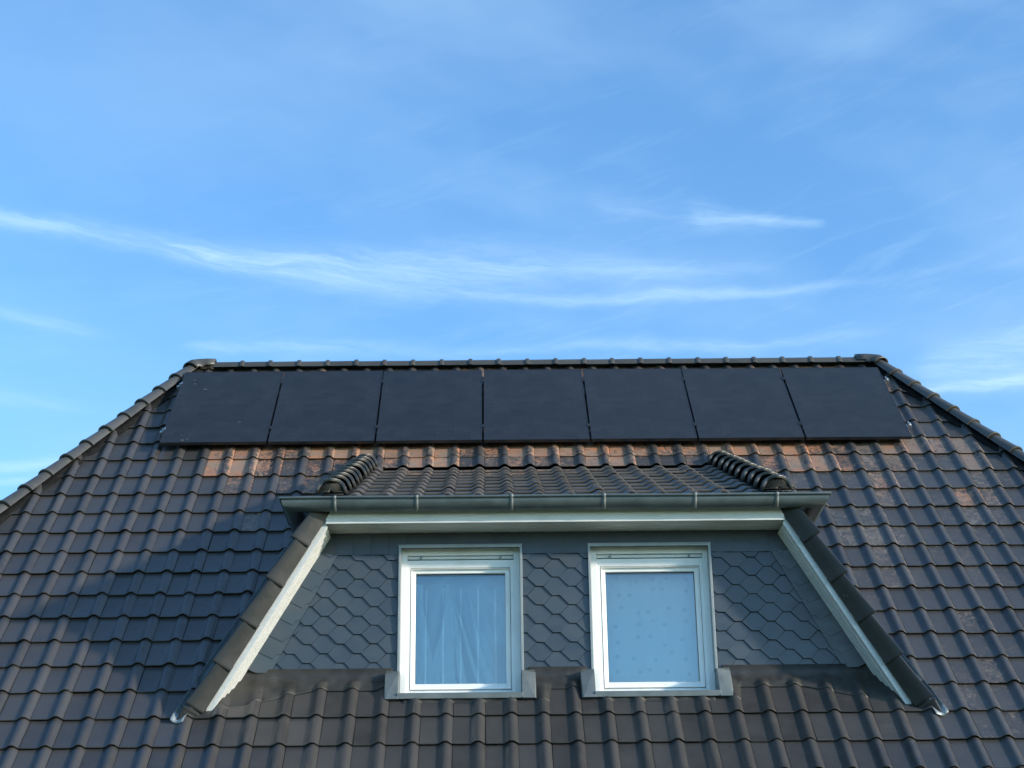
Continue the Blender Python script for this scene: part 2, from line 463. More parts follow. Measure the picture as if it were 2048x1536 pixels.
# ------------------------------------------------------------------ roof geometry
X0 = 0.346                         # axis of symmetry
AL = 0.8402373                     # pitch of the main roof
CA, SA = math.cos(AL), math.sin(AL)
TW, TE = 0.263, 0.37203            # cover width and gauge of the tiles
SR = 7.08                          # slope length from the zero row to the ridge
HS = 0.634                         # hip: run in x per run in y
YR, ZR = SR * CA, SR * SA
XH = 3.94                          # half length of the ridge
S_EAVE = -4 * TE
GA = math.atan(math.tan(AL) / HS)  # pitch of the hipped ends
def RP(x, s, h=0.0): return (x, s * CA - h * SA, s * SA + h * CA)
PROF = [(0.0, -0.006), (0.015, 0.0), (0.10, 0.0), (0.30, 0.0), (0.50, 0.0008), (0.56, 0.003), (0.61, 0.009), (0.66, 0.0185), (0.71, 0.0275), (0.76, 0.0325), (0.80, 0.0335), (0.85, 0.0315), (0.90, 0.0245), (0.945, 0.0145), (0.985, 0.0055), (1.0, 0.004), (1.0, -0.008)]
def prof(u):
    u = u % 1.0
    return float(np.interp(u, [p[0] for p in PROF[:-1]], [p[1] for p in PROF[:-1]]))
LIP = 0.023
def tile_field(name, O, U, S, N, tiles, material, parent, e=TE, w=TW, clips=(), wear=None, under=0.013):
    """tiles: list of (column, row position, length); the tile's right edge sits at column*w, its lip at row*e"""
    O, U, S, N = (np.array(q, float) for q in (O, U, S, N))
    up = np.array([p[0] for p in PROF]); hp = np.array([p[1] for p in PROF])
    nu = len(up)
    V, F, C = [], [], []
    base = 0
    for (i, k, ln) in tiles:
        L = (ln if ln else e) + 0.028
        vst = [(under + 0.03, -LIP * 0.74), (under, -LIP * 0.74), (0.0, -0.004), (0.003, 0.0006), (0.013, 0.0014), (0.019, 0.0), (L * 0.5, 0.0), (L, 0.0)]
        j1, j2, j3, j4 = rng.normal(0, 0.0016), rng.normal(0, 0.0013), rng.normal(0, 0.004), rng.normal(0, 0.0012)
        t = rng.rand(); tb = rng.rand()
        wr = wear(i, k) if wear else 0.0
        wr, chk = wr if isinstance(wr, tuple) else (wr, 0.35)
        for (vv, dh) in vst:
            u = (i - 1 + up) * w + j4 + j3 * (vv - L / 2)
            h = hp + dh + LIP * 0.95 * (1 - vv / e) + j1 + j2 * (up - 0.5)
            h = np.where(hp < -0.007, h + 0.0, h)
            s = k * e + vv + j1 * 0.8 + 0.0012 * np.sin(up * 6)
            P = O + u[:, None] * U + s * S[None, :] + h[:, None] * N if np.isscalar(s) else O + u[:, None] * U + s[:, None] * S + h[:, None] * N
            V.append(P)
        nv = len(vst)
        idx = base + np.arange(nv * nu).reshape(nv, nu)
        q = np.stack([idx[:-1, :-1], idx[:-1, 1:], idx[1:, 1:], idx[1:, :-1]], -1).reshape(-1, 4)
        F.append(q)
        cc = np.tile([t, wr, tb, chk], (nv * nu, 1))
        cc[:, 1] *= np.tile(np.interp(hp, [0.004, 0.03], [1.0, 0.62]), nv)
        C.append(cc)
        base += nv * nu
    V = np.concatenate(V); F = np.concatenate(F); C = np.concatenate(C)
    V[:, 2] += ZO
    me = bpy.data.meshes.new(name)
    me.from_pydata(V.tolist(), [], F.tolist())
    ca = me.color_attributes.new('tint', 'FLOAT_COLOR', 'POINT')
    ca.data.foreach_set('color', C.astype(np.float32).ravel())
    if clips:
        bm = bmesh.new(); bm.from_mesh(me)
        for co, no in clips:
            bmesh.ops.bisect_plane(bm, geom=bm.verts[:] + bm.edges[:] + bm.faces[:], plane_co=Vector(co) + Vector((0, 0, ZO)), plane_no=Vector(no), clear_outer=True)
        bm.to_mesh(me); bm.free()
    me.materials.append(material)
    me.shade_smooth()
    me.set_sharp_from_angle(angle=R_(42))
    o = bpy.data.objects.new(name, me)
    COL.objects.link(o)
    o.parent = parent
    return o

# ------------------------------------------------------------------ the ground
g = MB(0)
g.box(-300, 300, -300, 300, -0.5, 0.0)
tag(g.build('ground', ground_material()), kind='structure')

# ------------------------------------------------------------------ the house
house = empty('house', (0, 0, 0), 'house with dark tiled hipped roof and a slate clad dormer with two white windows', 'house')
YE = S_EAVE * CA
ZE = S_EAVE * SA
YB = 2 * YR - YE
EX = XH + HS * (YR - YE)           # half length at the eaves
w_ = MB()
t_ = 0.32
ex, y0, y1 = EX - 0.45, YE + 0.45, YB - 0.45
for a in ((X0 - ex, X0 + ex, y0, y0 + t_), (X0 - ex, X0 + ex, y1 - t_, y1), (X0 - ex, X0 - ex + t_, y0 + t_, y1 - t_), (X0 + ex - t_, X0 + ex, y0 + t_, y1 - t_)):
    w_.box(*a, -ZO, ZE + 0.02)
w_.build('outer_wall', M['plaster'], house)
b = MB()
b.box(X0 - EX + 0.05, X0 + EX - 0.05, YE + 0.05, YB - 0.05, ZE - 0.10, ZE - 0.06)
b.build('eaves_soffit', M['trim'], house)

# dormer measures
BETA = R_(24.1)
LB, MBT = math.cos(BETA), math.sin(BETA)
Y_ED, Z_ED = 0.205, 2.135           # lower edge of the dormer's tiles
DLEN = 3.17
E_D = 0.352
def half_at(s): return 3.02 - (s - 0.38) * 0.259

# underlay below the tiles, open where the dormer stands
d = MB()
H = -0.055
ring = [RP(X0 - EX + 0.05, S_EAVE + 0.05, H), RP(X0 - half_at(0.9) + 0.25, 0.46, H), RP(X0 - half_at(4.6) + 0.1, 4.6, H), RP(X0 - XH, SR, H),
        RP(X0 + XH, SR, H), RP(X0 + half_at(4.6) - 0.1, 4.6, H), RP(X0 + half_at(0.9) - 0.25, 0.46, H), RP(X0 + EX - 0.05, S_EAVE + 0.05, H)]
d.add(ring, [(0, 1, 2, 3), (3, 2, 5, 4), (4, 5, 6, 7), (0, 7, 6, 1)])
bk = [(X0 - EX, YB, ZE), (X0 + EX, YB, ZE), (X0 + XH, YR, ZR - 0.05), (X0 - XH, YR, ZR - 0.05)]
d.add(bk, [(0, 1, 2, 3)])
for sg in (-1, 1):
    d.add([(X0 + sg * (EX - 0.05), YE + 0.1, ZE - 0.02), (X0 + sg * (EX - 0.05), YB - 0.1, ZE - 0.02), (X0 + sg * (XH - 0.03), YR, ZR - 0.08)], [(0, 1, 2)])
d.build('roof_underlay', M['dark'], house, fix=False, solid=0.01)

# ---- main roof tiles
hipn = Vector((1, HS, 0)).normalized()
def hip_clips(sg):
    return [((X0 + sg * XH, YR, ZR), (sg * hipn.x, hipn.y, 0))]
ROW_TOP = 18.65
def wear_and_sun_main(i, k):
    """worn, rusty looking engobe below the solar panels; on the right, wear plus painted-in sunlit brown"""
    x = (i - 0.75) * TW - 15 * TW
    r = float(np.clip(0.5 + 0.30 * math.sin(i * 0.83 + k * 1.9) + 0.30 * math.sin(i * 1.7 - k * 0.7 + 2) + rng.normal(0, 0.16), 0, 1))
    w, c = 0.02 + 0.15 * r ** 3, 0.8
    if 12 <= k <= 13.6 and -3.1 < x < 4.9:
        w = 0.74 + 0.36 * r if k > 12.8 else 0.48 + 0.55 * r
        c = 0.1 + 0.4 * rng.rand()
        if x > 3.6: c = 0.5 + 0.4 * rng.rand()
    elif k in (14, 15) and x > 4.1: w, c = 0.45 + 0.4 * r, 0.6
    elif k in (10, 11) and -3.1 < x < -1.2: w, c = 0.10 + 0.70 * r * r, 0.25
    elif 8 <= k <= 11 and x > 2.2: w, c = 0.40 + 0.42 * r, 0.95 - 0.6 * max(0, r - 0.6) / 0.4 * (k > 9)  # scuffs plus dusty brown standing in for the sunnier right side
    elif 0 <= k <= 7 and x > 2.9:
        w, c = 0.34 + 0.28 * r * r, 0.85  # higher base wear paints the same sun-warmed tone
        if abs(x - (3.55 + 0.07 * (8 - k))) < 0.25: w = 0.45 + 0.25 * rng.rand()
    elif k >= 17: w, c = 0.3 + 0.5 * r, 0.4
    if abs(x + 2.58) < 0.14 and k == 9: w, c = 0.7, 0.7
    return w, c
tiles = []
for k in range(-4, 19):
    for i in range(-15, 48):
        xm = (i - 0.5) * TW - 15 * TW
        sm = (k + 0.5) * TE
        hw = half_at(sm)
        ins = abs(xm - X0) < hw - 0.16
        if k <= 11 and k >= 2 and ins: continue
        if k == 12 and ins and abs(xm - X0) < hw - 0.05: continue
        if abs(xm - X0) > XH + HS * (YR - sm * CA) + 0.5: continue
        ln = None
        if k == 18: ln = SR - 18 * TE - 0.04
        if k == 1 and (min(abs(xm + 0.470), abs(xm - 1.162)) < 0.56 or i == 16): ln = 0.205
        tiles.append((i, k, ln))
for i in range(-15, 48):
    xm = (i - 0.5) * TW - 15 * TW
    if abs(xm - X0) < half_at(12.5 * TE) - 0.05:
        tiles.append((i, 12.42, TE * 0.58))
O_MAIN = RP(-15 * TW, 0)
main = tile_field('main_roof', O_MAIN, (1, 0, 0), (0, CA, SA), (0, -SA, CA), tiles, M['tile'], house, clips=hip_clips(-1) + hip_clips(1), wear=wear_and_sun_main)

# ---- hipped ends and back
for sg in (-1, 1):
    cg, sn = math.cos(GA), math.sin(GA)
    U = (0, sg, 0)
    S = (-sg * cg, 0, sn)
    N = (sg * sn, 0, cg)
    O = (X0 + sg * EX, YR, ZE)
    ln = (XH - EX) * -1 / cg
    tl = [(i, k, None) for k in range(0, int(ln / TE) + 1) for i in range(-23, 25) if abs((i - 0.5) * TW) < (YR - YE) * (1 - k * TE / ln) + 0.5]
    tile_field('hipped_roof_end', O, U, S, N, tl, M['tile'], house,
               clips=[((X0 + sg * XH, YR, ZR), (-sg * hipn.x, -hipn.y, 0)), ((X0 + sg * XH, YR, ZR), (-sg * hipn.x, hipn.y, 0))], wear=lambda i, k: 0.1 * rng.rand())
tl = [(i, k, None) for k in range(0, 23) for i in range(-30, 31) if abs((i - 0.5) * TW) < EX - k * TE * CA * HS + 0.5]
tile_field('back_roof', (X0, YB, ZE), (-1, 0, 0), (0, -CA, SA), (0, SA, CA), tl, M['tile'], house,
           clips=[((X0, YR + 0.02, 0), (0, -1, 0)), ((X0 + XH, YR, ZR), (hipn.x, -hipn.y, 0)), ((X0 - XH, YR, ZR), (-hipn.x, -hipn.y, 0))], wear=lambda i, k: 0.1 * rng.rand())

# ---- ridge and hip caps
def cap_mesh(name, L, r0, r1, lip, ring=False, wave=0.0, flat=1.0, n=14):
    """half-round cap running along +X; the r1 end at x=L laps over the next one"""
    m = MB(0)
    if ring:
        st = [(0.0, r0), (L * 0.5, (r0 + r1) / 2), (L - 0.052, r1), (L - 0.048, r1 + lip * 0.8), (L - 0.036, r1 + lip), (L - 0.014, r1 + lip), (L - 0.004, r1 + lip * 0.7), (L, r1 + 0.002)]
    else:
        st = [(0.0, r0), (L * 0.5, r0 * 0.45 + r1 * 0.55), (L - 0.045, r1), (L - 0.02, r1 + lip), (L - 0.003, r1 + lip), (L, r1 + lip * 0.6)]
    rows = []
    for x, r in st:
        rr = []
        for q in range(n + 1):
            t = math.pi * q / n
            dx = wave * math.cos(2 * 2.5 * (t - math.pi / 2)) * min(1, x / L * 1.2)
            rr.append((x + dx, -r * math.cos(t), r * math.sin(t) * flat - 0.0))
        rows.append(rr)
    x, r = st[-1]
    rows.append([(x + wave * math.cos(5 * (math.pi * q / n - math.pi / 2)) - 0.001, -(r - 0.017) * math.cos(math.pi * q / n), (r - 0.017) * math.sin(math.pi * q / n) * flat) for q in range(n + 1)])
    rows.append([(0.01, -(r0 - 0.017) * math.cos(math.pi * q / n), (r0 - 0.017) * math.sin(math.pi * q / n) * flat) for q in range(n + 1)])
    m.grid(rows)
    return m.build(name, M['cap'], main, smooth=40)
def orient(o, p, xdir, up):
    x = Vector(xdir).normalized()
    z = (Vector(up) - x * x.dot(Vector(up))).normalized()
    y = z.cross(x)
    o.matrix_world = Matrix(((x.x, y.x, z.x, p[0]), (x.y, y.y, z.y, p[1]), (x.z, y.z, z.z, p[2] + ZO), (0, 0, 0, 1)))
def tinted(o, wear=None):
    ca = o.data.color_attributes['tint']
    a = random.random(); b2 = random.random()
    ca.data.foreach_set('color', [a, 0.12 + 0.15 * random.random() if wear is None else wear, b2, 1.0] * len(ca.data))
def cap_copy(proto, first, name):
    if first: return proto
    o = proto.copy(); o.data = proto.data.copy(); COL.objects.link(o); o.parent = proto.parent
    return o
CAPX = 0.3315
proto = cap_mesh('ridge_cap', CAPX + 0.05, 0.100, 0.103, 0.016, ring=True, flat=0.92)
x = X0 - XH + 0.16
k = 0
while x < X0 + XH - 0.30:
    o = cap_copy(proto, k == 0, 'ridge_cap')
    orient(o, (x + random.gauss(0, 0.003), YR, ZR + 0.000 + random.gauss(0, 0.0015)), (1, random.gauss(0, 0.003), random.gauss(0, 0.003)), (0, 0, 1))
    tinted(o)
    x += CAPX; k += 1
hipdir = {sg: Vector((sg * HS, -1, -math.tan(AL))).normalized() for sg in (-1, 1)}
proto2 = cap_mesh('hip_cap', 0.40, 0.080, 0.100, 0.011, flat=0.95)
k = 0
HIPLEN = 9.2
for sg in (-1, 1):
    n0 = Vector((0, -SA, CA)); n1 = Vector((sg * math.sin(GA), 0, math.cos(GA)))
    up = (n0 + n1).normalized()
    t = 0.03
    while t < HIPLEN:
        o = cap_copy(proto2, k == 0, 'hip_cap')
        c = Vector((X0 + sg * XH, YR, ZR)) + hipdir[sg] * t + up * 0.036
        orient(o, c, hipdir[sg] + Vector((random.gauss(0, .006), random.gauss(0, .006), random.gauss(0, .006))), up)
        tinted(o)
        t += 0.352; k += 1
    # the three-way cap where the hip meets the ridge
    a = MB(0)
    rows = []
    P = Vector((X0 + sg * XH, YR, ZR + 0.012))
    path = [(P + Vector((-sg * 0.20, 0, 0.010)), 0.104), (P + Vector((-sg * 0.10, 0, 0.012)), 0.106), (P + Vector((-sg * 0.02, -0.003, 0.008)), 0.106), (P + hipdir[sg] * 0.06 + up * 0.030, 0.105), (P + hipdir[sg] * 0.13 + up * 0.034, 0.106)]
    for q, (c, r) in enumerate(path):
        dr = (path[min(q + 1, 4)][0] - path[max(q - 1, 0)][0]).normalized()
        z = Vector((0, 0, 1)) if q < 2 else up
        z = (z - dr * z.dot(dr)).normalized(); y = z.cross(dr)
        rows.append([c + y * (-r * math.cos(math.pi * j / 14)) + z * (r * math.sin(math.pi * j / 14)) for j in range(15)])
    a.grid(rows)
    o = a.build('apex_cap', M['cap'], main, smooth=50, fix=False, solid=0.018)
    o.location.z = ZO
    tinted(o)
    # near-black roll sheet whose colour stands for the shadow under the hip caps
    rl = MB()
    for dz in (0,):
        q0 = Vector((X0 + sg * XH, YR, ZR)); q1 = q0 + hipdir[sg] * HIPLEN
        side0 = n0.cross(hipdir[sg]).normalized() * (1 if n0.cross(hipdir[sg]).x * sg < 0 else -1)
        side1 = n1.cross(hipdir[sg]).normalized()
        if side1.y < 0: side1 = -side1
        for sd, nn, wd in ((side0, n0, 0.098), (side1, n1, 0.09)):
            nst = 70
            r1, r2 = [], []
            for j in range(nst + 1):
                c = q0.lerp(q1, j / nst)
                r1.append(c + up * 0.055)
                r2.append(c + sd * (wd + random.gauss(0, 0.010)) + nn * (0.012 + random.gauss(0, 0.005)))
            rl.grid([r1, r2])
    rl.build('hip_shadow_roll', M['roll_shade'], main, smooth=60, fix=False, solid=0.008)
# ------------------------------------------------------------------ dormer roof
L_ = Vector((0, LB, MBT))
tl = []
i0 = int(round((X0 - 1.86) / TW)) + 15
nrow = int(DLEN / E_D) + 1
XL, XRr = X0 - 1.80, X0 + 1.80
for k in range(0, 9):
    for i in range(0, 40):
        xm = (i - 0.5) * TW - 15 * TW
        if XL < xm < XRr + 0.02:
            tl.append((i, k, None))
def wear_dorm(i, k): return ((0.25 + 0.5 * rng.rand()) if k >= 7 else (0.05 + 0.25 * rng.rand() ** 2 + (0.2 if k > 4 else 0)), 0.5)
dorm = tile_field('dormer_roof', (-15 * TW, Y_ED, Z_ED), (1, 0, 0), (0, LB, MBT), (0, -MBT, LB), tl, M['dormer_tile'], house, e=E_D, wear=wear_dorm, under=0.001,
                  clips=[((0, 3.16, 0), (0, 1, 0))])
b = MB()
b.hexa([(X0 - 1.97, Y_ED + 0.06, Z_ED - 0.05), (X0 + 1.97, Y_ED + 0.06, Z_ED - 0.05), (X0 + 1.88, 3.25, Z_ED - 0.055 + 3.045 * math.tan(BETA)), (X0 - 1.88, 3.25, Z_ED - 0.055 + 3.045 * math.tan(BETA))],
       [(X0 - 1.97, Y_ED + 0.06, Z_ED - 0.025), (X0 + 1.97, Y_ED + 0.06, Z_ED - 0.025), (X0 + 1.88, 3.25, Z_ED - 0.03 + 3.045 * math.tan(BETA)), (X0 - 1.88, 3.25, Z_ED - 0.03 + 3.045 * math.tan(BETA))])
b.build('dormer_deck', M['dark'], house)
# caps along the two edges of the dormer roof, each run closed by a shell
pc = None
for sg in (-1, 1):
    for j in range(10):
        if pc is None:
            pc = cap_mesh('dormer_cap', 0.40, 0.090, 0.124, 0.012, wave=0.019, flat=1.0, n=24)
            pc.parent = dorm
            o = pc
        else:
            o = cap_copy(pc, False, 'dormer_cap')
        t = 0.012 + 0.352 * (j + 1)
        xx = X0 + sg * (1.905 - 0.018 * t)
        c = Vector((xx, Y_ED - 0.015, Z_ED + 0.045)) + L_ * t
        orient(o, c, -L_ + Vector((random.gauss(0, .01), 0, random.gauss(0, .006))), (0, -MBT, LB))
        tinted(o)
    # scallop shell end
    s = MB(0)
    nr = 15
    c = Vector((X0 + sg * 1.905, Y_ED - 0.035, Z_ED + 0.045))
    nn = nr * 8
    rows = []
    for ri, rad in enumerate((0.012, 0.03, 0.055, 0.085, 0.112, 0.128, 0.131)):
        row = []
        for q in range(nn + 1):
            t = math.pi * q / nn
            rib = math.cos(q / 8 * 2 * math.pi)
            rr = rad * (1 + 0.035 * rib * (ri >= 4))
            dep = -0.017 * rib * min(1, rad / 0.06) - 0.030 * (1 - (rad / 0.131) ** 2)
            if ri == 6: dep = 0.03
            row.append(c + Vector((-rr * math.cos(t) * 1.0, dep, rr * math.sin(t) * 1.03)))
        rows.append(row)
    s.grid(rows)
    s.add([c + Vector((-0.131, 0.02, 0)), c + Vector((0.131, 0.02, 0)), c + Vector((0.10, -0.02, -0.016)), c + Vector((-0.10, -0.02, -0.016))], [(0, 1, 2, 3)])
    o = s.build('shell_end_cap', M['cap'], dorm, smooth=60, fix=False, solid=0.006)
    o.location.z = ZO
    # lead soaker between cap and tiles
    v = MB()
    for wd, nm in ((0.20, 0), (-0.13, 1)):
        r1, r2 = [], []
        for j in range(34):
            cc = Vector((X0 + sg * 1.905, Y_ED + 0.01, Z_ED)) + L_ * (j * 0.1)
            r1.append(cc + Vector((0, 0, 0.10)))
            r2.append(cc + Vector((-sg * wd, 0, 0.012 + random.gauss(0, 0.006))))
        v.grid([r1, r2])
    v.build('edge_soaker', M['roll_shade'], dorm, fix=False, solid=0.006)

# ------------------------------------------------------------------ dormer gutter, fascia, soffit
GX, GY, GZ, GR = 2.24, 0.196, 2.110, 0.080      # axis of the gutter: half length, y, z, radius
gs = MB()
prof_g = []
for q in range(9):                               # rolled front bead
    t = math.pi * (1.0 - q / 8 * 1.55)
    prof_g.append((GR + 0.010 + 0.011 * math.cos(t), 0.012 + 0.011 * math.sin(t)))
for q in range(15):
    t = math.pi * q / 14
    prof_g.append((GR * math.cos(t), -GR * math.sin(t) * 1.02))
prof_g.append((-GR, 0.03))
YEND = 0.86
rows = []
def gpath(off):
    return [(X0 - GX - off, YEND), (X0 - GX - off, GY - off), (X0 + GX + off, GY - off), (X0 + GX + off, YEND)]
for o_, z_ in prof_g:
    pts = gpath(o_)
    xs = [pts[0], ((pts[0][0] + pts[1][0]) / 2, (pts[0][1] + pts[1][1]) / 2), pts[1]] + [(pts[1][0] + (pts[2][0] - pts[1][0]) * j / 20, pts[1][1]) for j in range(1, 20)] + [pts[2], ((pts[2][0] + pts[3][0]) / 2, (pts[2][1] + pts[3][1]) / 2), pts[3]]
    rows.append([(x, y, GZ + z_ + 0.0012 * math.sin(x * 3.1)) for x, y in xs])
gs.grid(rows)
gutter = gs.build('dormer_gutter', M['zinc'], house, smooth=50, fix=False, solid=0.0025)
for sg in (-1, 1):
    e = MB()
    loop = [(X0 + sg * (GX + o_), YEND + 0.001, GZ + z_) for o_, z_ in prof_g[9:]]
    e.hexa(loop, [(p[0], p[1] + 0.004, p[2]) for p in loop])
    e.build('gutter_end', M['zinc'], gutter)
gb = None
for bx in (-1.526, -0.833, -0.03, 0.754, 1.526, 2.222):
    m = MB(0)
    rows = []
    for hx in (-0.015, 0.015):
        row = [(hx, -GR - 0.004, 0.02)]
        for q in range(19):
            t = math.pi * (q / 18)
            row.append((hx, -(GR + 0.003) * math.cos(t), -(GR + 0.003) * math.sin(t) * 1.02))
        row = [(hx, -GR + 0.016, 0.026), (hx, -GR - 0.008, 0.027), (hx, -GR - 0.022, 0.020), (hx, -GR - 0.024, 0.008), (hx, -GR - 0.012, -0.002)] + row[2:] + [(hx, GR + 0.02, 0.06)]
        rows.append(row)
    m.grid(rows)
    o = m.build('gutter_bracket', M['zinc_strap'], gutter, smooth=50, fix=False, solid=0.004)
    o.location = (bx, GY, GZ + ZO)
YF, YW = 0.28, 0.60
f = MB()
f.box(X0 - 1.955, X0 + 1.955, YF, YF + 0.02, 1.948, 2.075)
f.box(X0 - 1.957, X0 + 1.957, YF - 0.004, YF, 1.944, 1.956)
f.build('fascia_board', M['trim'], house, bevel=0.002)
s = MB()
for j in range(4):
    s.box(X0 - 1.96, X0 + 1.96, YF + 0.022 + j * 0.078, YF + 0.022 + j * 0.078 + 0.072, 1.955, 1.968)
s.box(X0 - 1.96, X0 + 1.96, YF + 0.022, YW + 0.03, 1.9655, 1.985)
s.build('soffit_boards', M['trim'], house, bevel=0.0025)

# ------------------------------------------------------------------ dormer verges and cheeks (left-hand set, mirrored)
D2 = Vector((-0.4975, 0, -0.8675)).normalized()        # down the verge
N2 = Vector((0.8675, 0, -0.4975)).normalized()         # into the gable, square to the verge
A0 = Vector((-1.704, 0, 2.046))
def VP(t, o, y): return A0 + D2 * t + N2 * o + Vector((0, y, 0))
def roof_cut(p): return p
nside = D2.cross(L_)
if nside.z < 0: nside = -nside
nside.normalize()
for sg in (-1, 1):
    mir = sg > 0
    # tiled cheek roof
    Us = nside.cross(Vector((0, 0, 1))).normalized()
    Us = -Us if Us.cross(Vector((0, 0, 1))).dot(nside) < 0 else Us
    Ss = nside.cross(Us).normalized()
    if Ss.z < 0: Ss = -Ss; Us = -Us
    cx = lambda p: (2 * X0 - p[0], p[1], p[2]) if mir else tuple(p)
    O = Vector((-2.66, 0.28, 0.36)) + nside * -0.01
    if mir:
        Um = Vector((Us.x, -Us.y, -Us.z)); Sm = Vector((-Ss.x, Ss.y, Ss.z)); Nm = Vector((-nside.x, nside.y, nside.z)); Om = Vector(cx(O))
    else:
        Um, Sm, Nm, Om = Us, Ss, nside, O
    if Um.cross(Sm).dot(Nm) < 0: Um = -Um
    tl = [(i, k, None) for i in range(-16, 18) for k in range(-1, 14)]
    eg = Vector(cx((X0 - 1.905, Y_ED, Z_ED)))
    Lm = L_
    en = Vector((1, 0, 0)) * (1 if not mir else -1)
    cheek = tile_field('dormer_cheek_roof', Om, Um, Sm, Nm, tl, M['tile'], house,
               clips=[((0, 0.42, 0), (0, -1, 0)), (eg, tuple(en)), ((0, 0, 0), (0, SA, -CA)), ((eg.x, eg.y, eg.z + 0.02), (0, -MBT, LB))], wear=lambda i, k: 0.1 * rng.rand())
    # verge tiles
    VE = 0.405
    secp = [(0.006, 0.52), (0.000, 0.40), (-0.003, 0.30), (-0.004, 0.262), (-0.010, 0.250), (-0.015, 0.240), (-0.014, 0.229), (-0.005, 0.222), (0.012, 0.224), (0.060, 0.2535), (0.112, 0.2855), (0.112, 0.301), (0.056, 0.269), (0.014, 0.244), (0.012, 0.262), (0.014, 0.35), (0.020, 0.52)]
    proto3 = None
    for j in range(-1, 5):
        m = MB()
        t1 = 0.295 + VE * j + random.gauss(0, 0.003)
        tb_ = min(t1 + VE + 0.0, 1.955)
        rows = []
        for tt, kx in ((t1 - 0.05, 0.0), (t1 + 0.2, 0.5), (tb_ - 0.022, 1.0), (tb_ - 0.006, 1.12), (tb_, 1.0)):
            rows.append([VP(tt, o_ - 0.036 * kx * max(0.0, 1 - max(o_, 0) / 0.112), y_ - 0.020 * kx) for o_, y_ in secp])
        m.grid(rows, closed=True)
        nsec = len(secp)
        m.add(rows[-1], [tuple(range(nsec))])
        m.add(rows[0], [tuple(range(nsec - 1, -1, -1))])
        o = m.build('verge_tile', M['verge'], cheek, smooth=40, mirror=mir)
        tinted(o, 0.0)
    # white verge board with its boarded soffit
    vb = MB()
    tA, tB = 0.02, 1.925
    def strip(o0, o1, ya, yb, ta=tA, tb=tB, ta2=None, tb2=None):
        lo = [VP(ta, o0, ya), VP(ta if ta2 is None else ta2, o1, ya), VP(ta if ta2 is None else ta2, o1, yb), VP(ta, o0, yb)]
        hi = [VP(tb, o0, ya), VP(tb if tb2 is None else tb2, o1, ya), VP(tb if tb2 is None else tb2, o1, yb), VP(tb, o0, yb)]
        vb.hexa(lo, hi)
    # its top is mitred against the fascia, its foot cut to the roof
    strip(0.100, 0.156, 0.303, 0.320, 0.0, 1.95, 0.055, 1.915)
    vbo = vb.build('verge_board', M['verge_white'], house, bevel=0.002, mirror=mir)
    vb = MB()
    for j in range(5):
        ya = 0.3205 + j * 0.058
        yb = ya + 0.0575
        # foot of each board is cut to the roof, which rises towards the wall
        def foot(y_): return (2.046 - 0.4975 * 0.158 - (y_ * math.tan(AL) + 0.01)) / 0.8675
        d1 = 0.007 * (j > 0)
        sec = [(0.135, ya), (0.156 + d1, ya), (0.156 + d1, ya + 0.012), (0.154, yb), (0.135, yb)]
        vb.hexa([VP(0.055, o_, y_) for o_, y_ in sec], [VP(foot(y_), o_, y_) for o_, y_ in sec])
    vb.build('verge_soffit', M['verge_white'], vbo, bevel=0.002, mirror=mir)
    # closing panel behind the cheek roof
    ck = MB()
    ck.hexa([VP(-0.05, 0.03, 0.30), VP(-0.05, 0.10, 0.30), VP(1.95, 0.10, 0.30), VP(1.95, 0.03, 0.30)], [VP(-0.05, 0.03, 0.5), VP(-0.05, 0.10, 0.5), VP(1.95, 0.10, 0.5), VP(1.95, 0.03, 0.5)])
    ck.add([tuple(A0 + N2 * 0.06 + Vector((0, 0.32, 0))), tuple(A0 + N2 * 0.06 + D2 * 2.0 + Vector((0, 0.32, 0))), (X0 - 1.86, 3.2, 3.45)], [(0, 1, 2)])
    ck.build('cheek_deck', M['dark'], house, fix=False, solid=0.01, mirror=mir)
    # valley gutter: a sheet strip whose rolled foot shows below the verge
    F0 = Vector((-2.70, 0.22, 0.245)); B0 = Vector((X0 - 1.98, 3.1, 3.46))
    nm_ = Vector((0, -SA, CA))
    vd = (B0 - F0).normalized(); vs_ = nm_.cross(vd).normalized()
    if vs_.x > 0: vs_ = -vs_
    rows = []
    for j in range(16):
        c = F0 + vd * (j * 0.26 + 0.01) - vs_ * 0.02
        dip = -0.012 if j == 0 else 0.0
        rows.append([c + vs_ * q + nm_ * (h + dip) for q, h in ((0.020, 0.062), (0.026, 0.052), (0.040, 0.034), (0.06, 0.024), (0.08, 0.022), (0.10, 0.030), (0.118, 0.048), (0.125, 0.056))])
    v = MB()
    v.grid(rows)
    vg = v.build('valley_gutter', M['zinc'], house, smooth=60, fix=False, solid=0.002, mirror=mir)
    v = MB()
    tip = []
    for dt, lift in ((0.10, 0.004), (0.06, 0.004), (0.025, 0.002), (0.0, -0.008)):
        tip.append([p + vd * dt + nm_ * lift for p in [F0 + vd * -0.03 - vs_ * 0.02 + vs_ * q + nm_ * h for q, h in ((0.010, 0.052), (0.040, 0.034), (0.06, 0.024), (0.08, 0.022), (0.10, 0.030), (0.122, 0.050))]])
    v.grid(tip)
    v.build('valley_foot', M['zinc_light'], vg, smooth=60, fix=False, solid=0.002, mirror=mir)

# ------------------------------------------------------------------ slate cladding
SZB = 0.735                                       # foot of the slates
wl = MB()
wl.add([(X0 - 2.9, YW + 0.035, 0.2), (X0 + 2.9, YW + 0.035, 0.2), (X0 + 1.95, YW + 0.035, 1.99), (X0 - 1.95, YW + 0.035, 1.99)], [(0, 1, 2, 3)])
